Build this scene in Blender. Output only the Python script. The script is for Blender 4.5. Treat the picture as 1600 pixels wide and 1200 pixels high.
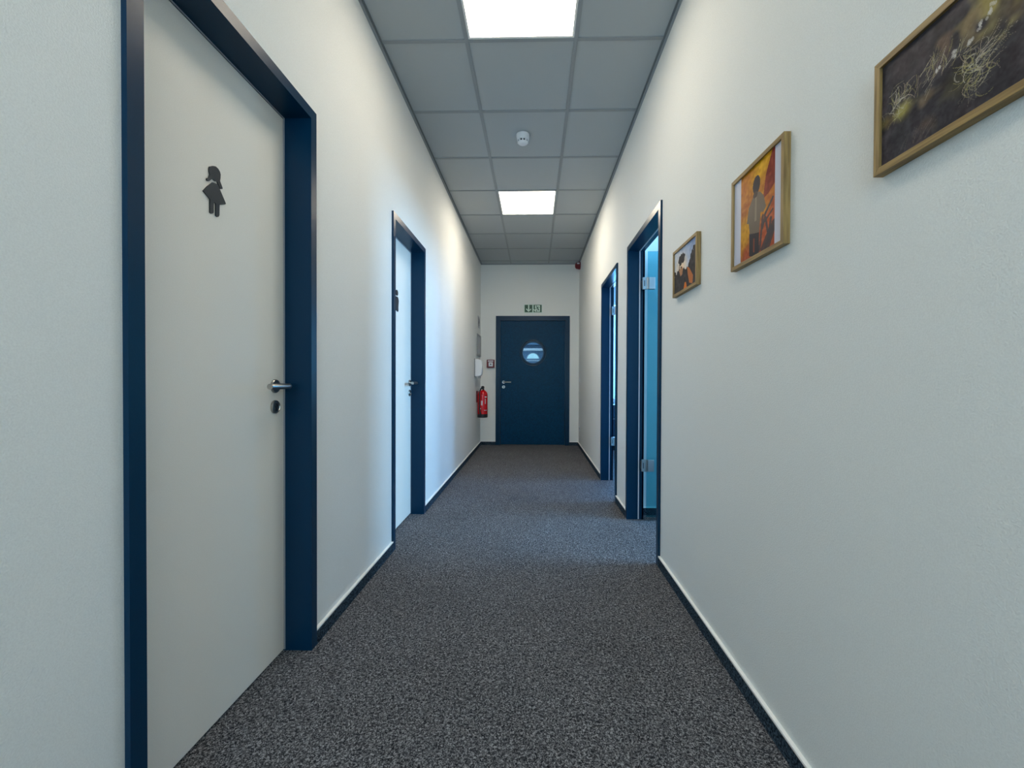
import bpy, bmesh, math, random
import numpy as np
from mathutils import Matrix, Vector
random.seed(7)
for o in list(bpy.data.objects): bpy.data.objects.remove(o, do_unlink=True)
scene = bpy.context.scene
COL = scene.collection

# ------------------------------------------------------------------ camera
cam_d = bpy.data.cameras.new('camera')
cam = bpy.data.objects.new('camera', cam_d); COL.objects.link(cam)
F_PX, YAW, PITCH, ROLL, CX = 645.69, .0237, -.0097, .0039, 819.44
cam_d.sensor_fit = 'HORIZONTAL'; cam_d.sensor_width = 36
cam_d.lens = F_PX / 1600 * 36
cam_d.shift_x = (800 - CX) / 1600
cam_d.clip_start = .02
_f = Vector((-math.sin(YAW) * math.cos(PITCH), math.cos(YAW) * math.cos(PITCH), math.sin(PITCH)))
_r = Vector((math.cos(YAW), math.sin(YAW), 0)); _u = _r.cross(_f)
_r2 = _r * math.cos(ROLL) + _u * math.sin(ROLL); _u2 = -_r * math.sin(ROLL) + _u * math.cos(ROLL)
cam.matrix_world = Matrix(((_r2.x, _u2.x, -_f.x, 0), (_r2.y, _u2.y, -_f.y, 0), (_r2.z, _u2.z, -_f.z, 1.0933), (0, 0, 0, 1)))
scene.camera = cam

# ------------------------------------------------------------------ world, daylight, exposure
world = bpy.data.worlds.new('daylight'); scene.world = world; world.use_nodes = True
world.node_tree.nodes['Background'].inputs[0].default_value = (.42, .80, .95, 1)
world.node_tree.nodes['Background'].inputs[1].default_value = .6
vs = scene.view_settings
vs.view_transform = 'Standard'; vs.look = 'None'; vs.gamma = 1; vs.use_curve_mapping = False
vs.exposure = 0.74
LAMP = 7.0; LAMP_FAR = 13.0

def area(name, loc, direction, sx, sy, power, color):
    d = bpy.data.lights.new(name, 'AREA'); d.shape = 'RECTANGLE'; d.size = sx; d.size_y = sy
    d.energy = power; d.color = color
    o = bpy.data.objects.new(name, d); COL.objects.link(o); o.location = loc
    o.rotation_euler = Vector(direction).to_track_quat('-Z', 'Y').to_euler()
    return o
DAY = (.22, .54, 1)
area('added_rear_daylight', (-.1, -3.25, 1.75), (0, 1, -.05), 1.5, 1.6, 55, (.52, .80, 1))  # added behind the camera for cool light on the near walls
area('daylight_office_window', (4.12, 2.4, 1.85), (-1, 0, 0), 1.35, 1.2, 160, (.34, .66, 1))
area('daylight_meeting_window', (4.12, 4.3, 1.85), (-1, 0, 0), .9, 1.2, 80, DAY)
area('daylight_meeting_end_window', (2.0, 7.05, 1.6), (0, -1, 0), 1.8, 1.5, 100, DAY)
area('added_lobby_daylight', (1.75, 9.5, 1.8), (-1, 0, 0), 2.6, 1.6, 85, (.58, .80, 1))  # invented source that lights the lobby behind the porthole

# ------------------------------------------------------------------ dimensions
XL, XR, CH, YE, YB = -.904, .744, 3.034, 6.93, -3.0
TL, TR = .20, .12
GX, GY, T = -.395, 2.379, .625

# ------------------------------------------------------------------ helpers
def bx(bm, x0, x1, y0, y1, z0, z1):
    v = [bm.verts.new((x, y, z)) for x in (x0, x1) for y in (y0, y1) for z in (z0, z1)]
    for f in ((0,1,3,2),(4,6,7,5),(0,4,5,1),(2,3,7,6),(0,2,6,4),(1,5,7,3)): bm.faces.new([v[i] for i in f])
def frame_of(d):
    d = Vector(d).normalized(); a = Vector((0,0,1)) if abs(d.z) < .9 else Vector((1,0,0))
    u = d.cross(a).normalized(); return d, u, d.cross(u).normalized()
def tube(bm, pts, r, n=16, caps=True):
    pts = [Vector(p) for p in pts]; rs = r if isinstance(r, (list, tuple)) else [r] * len(pts)
    rings = []; prev = None
    for i, p in enumerate(pts):
        d = (pts[min(i+1, len(pts)-1)] - pts[max(i-1, 0)]).normalized()
        if prev is None: _, u, w = frame_of(d)
        else:
            u = (prev - d * prev.dot(d)).normalized(); w = d.cross(u)
        prev = u
        rings.append([bm.verts.new(p + (u*math.cos(2*math.pi*k/n) + w*math.sin(2*math.pi*k/n)) * rs[i]) for k in range(n)])
    for a, b in zip(rings, rings[1:]):
        for k in range(n): bm.faces.new((a[k], a[(k+1)%n], b[(k+1)%n], b[k]))
    if caps: bm.faces.new(rings[0][::-1]); bm.faces.new(rings[-1])
def lathe(bm, base, axis, prof, n=32):      # prof: (distance along axis, radius)
    d, u, w = frame_of(axis); base = Vector(base); rings = []
    for t, r in prof:
        rings.append([bm.verts.new(base + d*t + (u*math.cos(2*math.pi*k/n) + w*math.sin(2*math.pi*k/n))*max(r, 1e-5)) for k in range(n)])
    for a, b in zip(rings, rings[1:]):
        for k in range(n): bm.faces.new((a[k], a[(k+1)%n], b[(k+1)%n], b[k]))
    bm.faces.new(rings[0][::-1]); bm.faces.new(rings[-1])
def prism(bm, pts, origin, ax, ay, an, t):  # polygon in plane (ax, ay) extruded along an by t
    o, ax, ay, an = Vector(origin), Vector(ax), Vector(ay), Vector(an)
    a = [bm.verts.new(o + ax*p[0] + ay*p[1]) for p in pts]; b = [bm.verts.new(v.co + an*t) for v in a]
    bm.faces.new(a); bm.faces.new(b[::-1]); n = len(a)
    for i in range(n): bm.faces.new((a[i], b[i], b[(i+1)%n], a[(i+1)%n]))
def holed(bm, x0, x1, z0, z1, loop, y0, y1):  # slab in the XZ plane with a hole given as a loop around its centre
    cx = sum(p[0] for p in loop)/len(loop); cz = sum(p[1] for p in loop)/len(loop)
    def rim(p):
        dx, dz = p[0]-cx, p[1]-cz; s = 1e9
        if dx > 1e-9: s = min(s, (x1-cx)/dx)
        if dx < -1e-9: s = min(s, (x0-cx)/dx)
        if dz > 1e-9: s = min(s, (z1-cz)/dz)
        if dz < -1e-9: s = min(s, (z0-cz)/dz)
        return (cx+dx*s, cz+dz*s)
    pts = list(loop)
    out = [rim(p) for p in pts]; n = len(pts); corners = [(x0,z0),(x1,z0),(x1,z1),(x0,z1)]
    ang = lambda p: math.atan2(p[1]-cz, p[0]-cx)
    def ring(y): return [bm.verts.new((p[0], y, p[1])) for p in pts], [bm.verts.new((p[0], y, p[1])) for p in out], [bm.verts.new((c[0], y, c[1])) for c in corners]
    A, B = ring(y0), ring(y1)
    for i in range(n):
        j = (i+1) % n
        a0, a1 = ang(out[i]), ang(out[j]); 
        mid = [k for k, c in enumerate(corners) if ((ang(c)-a0) % (2*math.pi)) < ((a1-a0) % (2*math.pi)) - 1e-6 and ((ang(c)-a0) % (2*math.pi)) > 1e-6]
        for (I, O, Cn), flip in ((A, False), (B, True)):
            f = [I[i], I[j], O[j]] + [Cn[k] for k in mid][::-1] + [O[i]]
            bm.faces.new(f if flip else f[::-1])
        bm.faces.new((A[0][i], A[0][j], B[0][j], B[0][i]))
        seq = [(A[1][i], B[1][i])] + [(A[2][k], B[2][k]) for k in mid] + [(A[1][j], B[1][j])]
        for (p, q), (r, s) in zip(seq, seq[1:]): bm.faces.new((p, q, s, r))
def obj(name, bm, m, parent=None, bevel=0, smooth=False, **kw):
    bmesh.ops.recalc_face_normals(bm, faces=bm.faces)
    me = bpy.data.meshes.new(name); bm.to_mesh(me); bm.free()
    o = bpy.data.objects.new(name, me); COL.objects.link(o)
    if m: me.materials.append(m)
    if parent:
        o.parent = parent; o.matrix_parent_inverse = Matrix.Translation(-_wloc(parent))
    if bevel:
        md = o.modifiers.new('bevel', 'BEVEL'); md.width = bevel; md.segments = 2; md.limit_method = 'ANGLE'; md.angle_limit = .7
    if smooth:
        for p in me.polygons: p.use_smooth = True
        md = o.modifiers.new('edge', 'EDGE_SPLIT'); md.split_angle = math.radians(35)
    for k, v in kw.items(): o[k] = v
    return o
def _wloc(o):
    l = Vector(o.location); p = o.parent
    if p: l = l + _wloc(p) - _wloc(p) if o.type == 'MESH' else l
    return l
def NB(): return bmesh.new()
def thing(name, label=None, cat=None, loc=(0,0,0), kind=None, group=None):
    o = bpy.data.objects.new(name, None); COL.objects.link(o); o.location = loc; o.empty_display_size = .05
    if label: o['label'] = label
    if cat: o['category'] = cat
    if kind: o['kind'] = kind
    if group: o['group'] = group
    return o

# ------------------------------------------------------------------ materials
def mat(name, color, rough=.5, metal=0, spec=.5, bump=None, emit=None, trans=0, alpha=1):
    m = bpy.data.materials.new(name); m.use_nodes = True; nt = m.node_tree; b = nt.nodes['Principled BSDF']
    b.inputs['Base Color'].default_value = (*color, 1); b.inputs['Roughness'].default_value = rough
    b.inputs['Metallic'].default_value = metal; b.inputs['Specular IOR Level'].default_value = spec
    if emit: b.inputs['Emission Color'].default_value = (*emit[0], 1); b.inputs['Emission Strength'].default_value = emit[1]
    if trans: b.inputs['Transmission Weight'].default_value = trans
    tc = nt.nodes.new('ShaderNodeTexCoord')
    if bump:
        sc, st, var = bump
        n = nt.nodes.new('ShaderNodeTexNoise'); n.inputs['Scale'].default_value = sc; n.inputs['Detail'].default_value = 3
        nt.links.new(tc.outputs['Object'], n.inputs['Vector'])
        bp = nt.nodes.new('ShaderNodeBump'); bp.inputs['Strength'].default_value = st; bp.inputs['Distance'].default_value = .002
        nt.links.new(n.outputs['Fac'], bp.inputs['Height']); nt.links.new(bp.outputs['Normal'], b.inputs['Normal'])
        if var:
            r = nt.nodes.new('ShaderNodeValToRGB')
            r.color_ramp.elements[0].position = .3; r.color_ramp.elements[1].position = .7
            r.color_ramp.elements[0].color = (*[c*(1-var) for c in color], 1); r.color_ramp.elements[1].color = (*[min(1, c*(1+var)) for c in color], 1)
            nt.links.new(n.outputs['Fac'], r.inputs['Fac']); nt.links.new(r.outputs['Color'], b.inputs['Base Color'])
    return m
M = {}
M['wall'] = mat('painted_plaster', (.81, .82, .795), .85, spec=.2, bump=(300, .55, .04))
M['room_wall'] = mat('room_plaster', (.74, .78, .8), .85, spec=.2, bump=(6, .03, .02))
M['lip'] = mat('white_skirting_lip', (.93, .92, .89), .5, bump=(90, .05, .02))
M['navy'] = mat('navy_lacquered_steel', (.0006, .027, .066), .30, spec=.22, bump=(700, .06, .10))
M['navy_leaf'] = mat('navy_door_laminate', (.0006, .040, .096), .38, spec=.12, bump=(60, .03, .25))
M['laminate'] = mat('pale_grey_laminate', (.84, .82, .755), .55, spec=.3, bump=(400, .1, .03))
M['seal'] = mat('light_grey_rubber', (.42, .44, .47), .5, bump=(200, .02, .02))
M['seal_light'] = mat('white_rubber', (.6, .62, .66), .5, bump=(200, .02, .02))
M['gap'] = mat('dark_gap', (.01, .012, .016), .8, bump=(50, .05, .02))
M['steel'] = mat('brushed_steel', (.42, .41, .39), .28, metal=1, bump=(300, .05, .03))
M['black'] = mat('black_plastic', (.012, .016, .02), .45, bump=(300, .05, .03))
M['picto'] = mat('anthracite_acrylic', (.009, .016, .023), .4, bump=(200, .02, .03))
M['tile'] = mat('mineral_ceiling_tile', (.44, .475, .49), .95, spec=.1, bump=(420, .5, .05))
M['tee'] = mat('grey_ceiling_grid', (.30, .325, .34), .6, bump=(90, .03, .02))
M['gap_shade'] = mat('painted_gap_shade', (.16, .18, .19), .7, bump=(90, .03, .02))
M['white_plastic'] = mat('white_plastic', (.75, .78, .82), .4, bump=(200, .02, .01))
M['grey_plastic'] = mat('grey_plastic', (.25, .26, .27), .5, bump=(200, .02, .01))
M['red'] = mat('red_enamel', (.62, .008, .012), .25, bump=(100, .02, .03))
M['darkred'] = mat('dark_red_plastic', (.16, .004, .01), .4, bump=(100, .02, .03))
M['sign_white'] = mat('sign_white', (.62, .78, .68), .5, bump=(100, .02, .01))
M['sign_green'] = mat('sign_green', (.004, .07, .035), .5, bump=(100, .02, .01))
M['paper'] = mat('white_paper', (.72, .72, .76), .7, bump=(300, .03, .01))
M['rim'] = mat('grey_blue_rim', (.02, .06, .11), .3, spec=.6, bump=(100, .02, .03))
M['lobby_wall'] = mat('blue_grey_lobby_plaster', (.20, .32, .46), .8, spec=.1, bump=(3, .02, .03))
M['cabinet'] = mat('dark_blue_cabinet', (.01, .03, .06), .4, bump=(60, .02, .03))
M['gold'] = mat('glass_edge', (.2, .5, .5), .2, bump=(60, .02, .03))

def carpet():
    m = bpy.data.materials.new('heathered_charcoal_carpet'); m.use_nodes = True; nt = m.node_tree; b = nt.nodes['Principled BSDF']
    N, L = nt.nodes.new, nt.links.new
    b.inputs['Roughness'].default_value = .95; b.inputs['Specular IOR Level'].default_value = .1
    tc = N('ShaderNodeTexCoord')
    n1 = N('ShaderNodeTexNoise'); n1.inputs['Scale'].default_value = 150; n1.inputs['Detail'].default_value = 4; n1.inputs['Roughness'].default_value = .7
    n1.inputs['Distortion'].default_value = 1.2
    n2 = N('ShaderNodeTexNoise'); n2.inputs['Scale'].default_value = 2.2; n2.inputs['Detail'].default_value = 2
    L(tc.outputs['Object'], n1.inputs['Vector']); L(tc.outputs['Object'], n2.inputs['Vector'])
    r = N('ShaderNodeValToRGB'); e = r.color_ramp.elements
    e[0].position = .40; e[0].color = (.014, .015, .02, 1); e[1].position = .62; e[1].color = (.44, .44, .46, 1)
    k = e.new(.5); k.color = (.085, .086, .096, 1)
    L(n1.outputs['Fac'], r.inputs['Fac'])
    mx = N('ShaderNodeMix'); mx.data_type = 'RGBA'; mx.blend_type = 'MULTIPLY'; mx.inputs[0].default_value = .3
    L(r.outputs['Color'], mx.inputs[6]); L(n2.outputs['Fac'], mx.inputs[7]); L(mx.outputs[2], b.inputs['Base Color'])
    bp = N('ShaderNodeBump'); bp.inputs['Strength'].default_value = .7; bp.inputs['Distance'].default_value = .004
    L(n1.outputs['Fac'], bp.inputs['Height']); L(bp.outputs['Normal'], b.inputs['Normal'])
    return m
M['carpet'] = carpet()
def strip_carpet():
    m = mat('navy_carpet_skirting', (.02, .032, .045), .95, spec=.1, bump=(160, .6, 0)); nt = m.node_tree; b = nt.nodes['Principled BSDF']
    n = [x for x in nt.nodes if x.type == 'TEX_NOISE'][0]; r = nt.nodes.new('ShaderNodeValToRGB'); e = r.color_ramp.elements
    e[0].position = .38; e[0].color = (.006, .01, .016, 1); e[1].position = .68; e[1].color = (.07, .11, .15, 1)
    nt.links.new(n.outputs['Fac'], r.inputs['Fac']); nt.links.new(r.outputs['Color'], b.inputs['Base Color']); return m
M['skirt_carpet'] = strip_carpet()
def oak(name, sc):
    m = bpy.data.materials.new(name); m.use_nodes = True; nt = m.node_tree; b = nt.nodes['Principled BSDF']
    N, L = nt.nodes.new, nt.links.new; tc = N('ShaderNodeTexCoord')
    mp = N('ShaderNodeMapping'); mp.inputs['Scale'].default_value = sc
    n = N('ShaderNodeTexNoise'); n.inputs['Scale'].default_value = 3; n.inputs['Detail'].default_value = 5
    L(tc.outputs['Object'], mp.inputs[0]); L(mp.outputs[0], n.inputs['Vector'])
    r = N('ShaderNodeValToRGB'); e = r.color_ramp.elements
    e[0].position = .3; e[0].color = (.17, .098, .028, 1); e[1].position = .7; e[1].color = (.40, .255, .085, 1)
    L(n.outputs['Fac'], r.inputs[0]); L(r.outputs[0], b.inputs['Base Color']); b.inputs['Roughness'].default_value = .5
    return m
M['oak'] = oak('oak_upright_grain', (60, 60, 3)); M['oak_rail'] = oak('oak_lengthwise_grain', (60, 3, 60))
def glass(name, tint, gloss=1.0):
    m = bpy.data.materials.new(name); m.use_nodes = True; nt = m.node_tree; N, L = nt.nodes.new, nt.links.new
    for x in list(nt.nodes):
        if x.type == 'BSDF_PRINCIPLED': nt.nodes.remove(x)
    out = [x for x in nt.nodes if x.type == 'OUTPUT_MATERIAL'][0]
    t = N('ShaderNodeBsdfTransparent'); t.inputs[0].default_value = (*tint, 1)
    g = N('ShaderNodeBsdfGlossy'); g.inputs['Roughness'].default_value = .02
    fr = N('ShaderNodeFresnel'); fr.inputs[0].default_value = 1.45
    mx = N('ShaderNodeMixShader'); ml = N('ShaderNodeMath'); ml.operation = 'MULTIPLY'; ml.inputs[1].default_value = gloss; L(fr.outputs[0], ml.inputs[0]); L(ml.outputs[0], mx.inputs[0]); L(t.outputs[0], mx.inputs[1]); L(g.outputs[0], mx.inputs[2]); L(mx.outputs[0], out.inputs[0])
    return m
M['coated_glass'] = glass('anti_reflective_glass', (.9, .96, 1), .04); M['glass'] = glass('clear_glass', (.93, .97, 1)); M['door_glass'] = glass('green_tinted_glass', (.50, .82, .86))
def diffuser(power):
    m = bpy.data.materials.new('prismatic_diffuser'); m.use_nodes = True; nt = m.node_tree; b = nt.nodes['Principled BSDF']; N, L = nt.nodes.new, nt.links.new
    b.inputs['Base Color'].default_value = (.9, .88, .84, 1); b.inputs['Emission Strength'].default_value = power
    tc = N('ShaderNodeTexCoord'); n = N('ShaderNodeTexNoise'); n.inputs['Scale'].default_value = 3
    L(tc.outputs['Object'], n.inputs['Vector']); r = N('ShaderNodeValToRGB'); e = r.color_ramp.elements
    e[0].position = .3; e[0].color = (1, .86, .66, 1); e[1].position = .7; e[1].color = (1, .91, .76, 1)
    L(n.outputs['Fac'], r.inputs[0]); L(r.outputs[0], b.inputs['Emission Color']); return m
M['diffuser'] = diffuser(LAMP); M['diffuser_bright'] = diffuser(LAMP_FAR)
def vcol():
    m = bpy.data.materials.new('photo_print'); m.use_nodes = True; nt = m.node_tree; b = nt.nodes['Principled BSDF']
    a = nt.nodes.new('ShaderNodeVertexColor'); a.layer_name = 'print'; nt.links.new(a.outputs['Color'], b.inputs['Base Color'])
    b.inputs['Roughness'].default_value = .4; b.inputs['Specular IOR Level'].default_value = .08; return m
M['print'] = vcol()

# ------------------------------------------------------------------ door openings (outer face y0..y1, top)
FACE = .013                        # frame stands proud of the wall
D1 = (.887, 1.673, 2.172); D2 = (2.598, 3.366, 2.160)      # left
D3 = (2.436, 3.303, 2.146); D4 = (3.712, 4.568, 2.142)     # right
BW = .040                          # casing width

# ------------------------------------------------------------------ shell
bm = NB(); bx(bm, -1.3, 4.0, YB - .1, 12.2, -.1, 0); obj('floor', bm, M['carpet'], kind='structure')
def wall(name, x0, x1, opens, m=None):
    bm = NB(); y = YB
    for a, b, top in opens:
        a, b, top = a + .012, b - .012, top - .012
        bx(bm, x0, x1, y, a, 0, CH + .1); bx(bm, x0, x1, a, b, top, CH + .1); y = b
    bx(bm, x0, x1, y, YE + .2, 0, CH + .1)
    return obj(name, bm, m or M['wall'], kind='structure')
wall('wall_left', XL - TL, XL, [D1, D2])
wall('wall_right', XR, XR + TR, [D3, D4])
EX0, EX1, ET = -.646, .589, 2.165
bm = NB()
bx(bm, XL, EX0 + .012, YE, YE + .2, 0, CH + .1); bx(bm, EX1 - .012, XR, YE, YE + .2, 0, CH + .1)
bx(bm, EX0 + .012, EX1 - .012, YE, YE + .2, ET - .012, CH + .1); obj('wall_end', bm, M['wall'], kind='structure')
# unseen rear wall; its window is added to let light in behind the viewer
bm = NB(); RX0, RX1, RZ0, RZ1 = -.8, .6, .95, 2.55
bx(bm, XL, RX0, YB - .12, YB, 0, CH + .1); bx(bm, RX1, XR, YB - .12, YB, 0, CH + .1)
bx(bm, RX0, RX1, YB - .12, YB, 0, RZ0); bx(bm, RX0, RX1, YB - .12, YB, RZ1, CH + .1); obj('wall_rear', bm, M['wall'], kind='structure')
def window(name, axis, p, a0, a1, z0, z1, dep=.05, mull=1):
    """axis 'x': window in a wall of constant x; 'y': of constant y"""
    def B(bm, a, b, p0, p1, c, d): bx(bm, p0, p1, a, b, c, d) if axis == 'x' else bx(bm, a, b, p0, p1, c, d)
    e = thing(name, kind='structure', loc=(p, (a0+a1)/2, z0) if axis == 'x' else ((a0+a1)/2, p, z0))
    bm = NB(); w = .05
    B(bm, a0, a1, p, p+dep, z0, z0+w); B(bm, a0, a1, p, p+dep, z1-w, z1)
    B(bm, a0, a0+w, p, p+dep, z0+w, z1-w); B(bm, a1-w, a1, p, p+dep, z0+w, z1-w)
    for k in range(1, mull+1):
        c = a0 + (a1-a0)*k/(mull+1); B(bm, c-.025, c+.025, p, p+dep, z0+w, z1-w)
    obj('window_frame', bm, M['lip'], e)
    bm = NB(); B(bm, a0+w, a1-w, p+dep*.4, p+dep*.5, z0+w, z1-w); obj('window_pane', bm, M['glass'], e)
    return e
window('added_rear_window', 'y', YB - .1, RX0, RX1, RZ0, RZ1)  # made-up window around the added rear light

# ceiling: tiles between the grid bars, light panels left open
PANELS = [-9, -5, -1, 3]
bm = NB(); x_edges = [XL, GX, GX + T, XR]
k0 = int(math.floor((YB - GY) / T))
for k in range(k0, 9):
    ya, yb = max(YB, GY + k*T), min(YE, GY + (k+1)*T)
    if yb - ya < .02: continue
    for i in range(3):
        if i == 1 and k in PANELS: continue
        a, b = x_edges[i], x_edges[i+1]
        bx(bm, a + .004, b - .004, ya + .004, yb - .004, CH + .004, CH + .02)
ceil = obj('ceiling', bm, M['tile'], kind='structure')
bm = NB()
for x in (GX, GX + T): bx(bm, x - .012, x + .012, YB, YE, CH - .001, CH + .03)
for k in range(k0 + 1, 9):
    y = GY + k*T
    if y < YE - .02:
        for a, b in ((XL, GX - .012), (GX + .012, GX + T - .012), (GX + T + .012, XR)): bx(bm, a, b, y - .012, y + .012, CH - .0005, CH + .03)
obj('ceiling_grid', bm, M['tee'], ceil)
bm = NB(); bx(bm, XL, XR, YB, YE, CH + .08, CH + .1); obj('ceiling_slab', bm, M['gap'], ceil)
# wall angle round the ceiling: grey lip plus dark strips painted as the shade of the gap
def trim(name, x0, x1, y0, y1, sx, sy):
    bm = NB(); bx(bm, x0, x1, y0, y1, CH - .012, CH + .004); t = obj(name, bm, M['tee'], kind='structure'); return t
trim('trim_1', XL, XL + .012, YB, YE, 1, 0); trim('trim_2', XR - .012, XR, YB, YE, -1, 0)
trim('trim_3', XL + .012, XR - .012, YE - .012, YE, 0, -1)
for nm, a, b in (('gap_shade_left', XL + .012, XL + .022), ('gap_shade_right', XR - .022, XR - .012)):
    bm = NB(); bx(bm, a, b, YB, YE, CH - .002, CH + .004); obj(nm, bm, M['gap_shade'], kind='structure')

# skirtings
def skirting(name, segs, axis, p, s):
    """segs along the axis; p wall plane, s inward direction"""
    lo, hi = sorted((p, p + s*.013)); e = thing(name, kind='structure', loc=((p, segs[0][0], 0) if axis == 'x' else (segs[0][0], p, 0)))
    def B(bm, a, b, q0, q1, z0, z1):
        q0, q1 = sorted((q0, q1)); bx(bm, q0, q1, a, b, z0, z1) if axis == 'x' else bx(bm, a, b, q0, q1, z0, z1)
    b1, b2, b3 = NB(), NB(), NB()
    for a, b in segs:
        B(b1, a, b, p, p + s*.010, 0, .055); B(b2, a, b, p + s*.010, p + s*.014, .0, .052)
        B(b3, a, b, p, p + s*.013, .0555, .062); B(b1, a, b, p + s*.010, p + s*.013, .052, .0555)
    obj('skirting_core', b1, M['black'], e); obj('carpet_strip', b2, M['skirt_carpet'], e); obj('top_lip', b3, M['lip'], e)
skirting('baseboard_left', [(YB, D1[0]), (D1[1], D2[0]), (D2[1], YE)], 'x', XL, 1)
skirting('baseboard_right', [(YB, D3[0]), (D3[1], D4[0]), (D4[1], YE)], 'x', XR, -1)
skirting('baseboard_end', [(XL + .014, EX0), (EX1, XR - .014)], 'y', YE, -1)

# ------------------------------------------------------------------ door furniture
def lever_set(parent, base, nrm, along, names=True):
    """base: rosette centre on the leaf; nrm: out of the leaf; along: direction of the lever"""
    b, n, a = Vector(base), Vector(nrm), Vector(along)
    bm = NB(); lathe(bm, b, n, [(0, .026), (.006, .026), (.009, .0235), (.009, .012), (.016, .010)])
    tube(bm, [b + n*.008, b + n*.048, b + n*.058 + a*.003, b + n*.063 + a*.010, b + n*.065 + a*.022, b + n*.065 + a*.128], .0105, 24)
    obj('lever_handle', bm, M['steel'], parent, smooth=True)
    c = b + Vector((0, 0, -.080)); bm = NB()
    lathe(bm, c, n, [(0, .026), (.006, .026), (.0085, .0235), (.0085, .0228), (.006, .0215)]); 
    obj('lock_rosette', bm, M['steel'], parent, smooth=True)
    bm = NB(); pts = [(.009*math.cos(t), .009*math.sin(t) + .007) for t in [math.pi*i/8 - .6 + .0 for i in range(0, 13)]][:12]
    pts = [(.0085*math.cos(t), .006 + .0085*math.sin(t)) for t in np.linspace(-.9, math.pi + .9, 14)] + [(-.005, -.017), (.005, -.017)]
    prism(bm, pts, c + n*.005, a, (0, 0, 1), n, .0042); obj('lock_cylinder', bm, M['black'], parent)

def casing_side(name, parent, X, s, D, reveal_to):
    """steel surround on a side wall: X wall plane, s = direction into the corridor, reveal_to = x where the reveal ends"""
    y0, y1, top = D; xf = X + s*FACE; bm = NB()
    def B(xa, xb, *r): xa, xb = sorted((xa, xb)); bx(bm, xa, xb, *r)
    B(X - s*.0, xf, y0, y0 + BW, 0, top); B(X, xf, y1 - BW, y1, 0, top); B(X, xf, y0 + BW, y1 - BW, top - BW, top)
    B(X, reveal_to, y0 + .012, y0 + BW, 0, top - .012); B(X, reveal_to, y1 - BW, y1 - .012, 0, top - .012)
    B(X, reveal_to, y0 + BW, y1 - BW, top - BW, top - .012)
    bmesh.ops.remove_doubles(bm, verts=bm.verts, dist=1e-5)
    return obj(name, bm, M['navy'], parent)

# pictograms: silhouettes in metres on the leaf plane (y grows away from the viewer, z up)
def flat_figure(parent, x, shapes, label):
    bm = NB()
    for pts in shapes: prism(bm, pts, (x, 0, 0), (0, 1, 0), (0, 0, 1), (1, 0, 0), .004)
    return obj('pictogram', bm, M['picto'], parent, label=label)
def girl(parent):
    flat_figure(parent, XLEAF, [
        [(1.256,1.748),(1.262,1.752),(1.273,1.756),(1.283,1.754),(1.290,1.748),(1.293,1.740),(1.292,1.728),(1.290,1.719),(1.301,1.702),(1.300,1.698),(1.293,1.695),(1.290,1.696),(1.279,1.712),(1.270,1.709),(1.261,1.711),(1.254,1.706),(1.246,1.697),(1.241,1.695),(1.238,1.697),(1.238,1.702),(1.245,1.707),(1.250,1.719),(1.247,1.728),(1.247,1.736),(1.249,1.743)],
        [(1.261,1.701),(1.268,1.702),(1.278,1.704),(1.283,1.701),(1.289,1.693),(1.315,1.658),(1.311,1.654),(1.288,1.643),(1.287,1.610),(1.284,1.604),(1.279,1.601),(1.273,1.603),(1.273,1.641),(1.2645,1.642),(1.264,1.610),(1.261,1.605),(1.255,1.602),(1.250,1.603),(1.250,1.644),(1.241,1.649),(1.224,1.658),(1.241,1.680)]],
        'dark cut-out figure of a girl with pigtails and a skirt')
def boy(parent):
    flat_figure(parent, XLEAF, [
        [(2.978 + .024*math.cos(t), 1.722 + .021*math.sin(t)) for t in np.linspace(0, 2*math.pi, 25)[:-1]],
        [(2.950,1.691),(2.978,1.6945),(2.990,1.694),(3.006,1.688),(3.016,1.671),(3.012,1.647),(3.006,1.618),(3.010,1.600),(3.003,1.589),(2.987,1.588),(2.975,1.592),(2.955,1.592),(2.944,1.600),(2.946,1.620),(2.942,1.650),(2.938,1.672),(2.942,1.686)]],
        'dark cut-out figure of a child')

XLEAF = -1.000
def wc_door(name, D, hy, fig):
    y0, y1, top = D; e = thing(name, kind='structure', loc=(XL, (y0+y1)/2, 0))
    casing_side('door_frame', e, XL, 1, D, XLEAF - .004)
    bm = NB()      # rebate behind the leaf edge
    bx(bm, XLEAF - .05, XLEAF - .004, y0 + .012, y0 + BW, 0, top - .012); bx(bm, XLEAF - .05, XLEAF - .004, y1 - BW, y1 - .012, 0, top - .012)
    bx(bm, XLEAF - .05, XLEAF - .004, y0 + BW, y1 - BW, top - BW, top - .012); obj('door_rebate', bm, M['navy'], e)
    bm = NB(); g = .0035
    bx(bm, XLEAF - .002, XLEAF + .0015, y1 - BW - g, y1 - BW, .006, top - BW); bx(bm, XLEAF - .002, XLEAF + .0015, y0 + BW + g, y1 - BW - g, top - BW - g, top - BW)
    bx(bm, XLEAF - .002, XLEAF + .0015, y0 + BW, y0 + BW + g, .006, top - BW)
    obj('door_seal', bm, M['seal'], e)
    bm = NB(); bx(bm, XLEAF - .04, XLEAF, y0 + BW + .007, y1 - BW - .007, .010, top - BW - .007)
    leaf = obj('door_leaf', bm, M['laminate'], e, bevel=.0012)
    lever_set(leaf, (XLEAF, hy, 1.066), (1, 0, 0), (0, -1, 0))
    fig(leaf)
    return e
wc_door('door_1', D1, 1.568, girl)
wc_door('door_2', D2, 3.283, boy)

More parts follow.
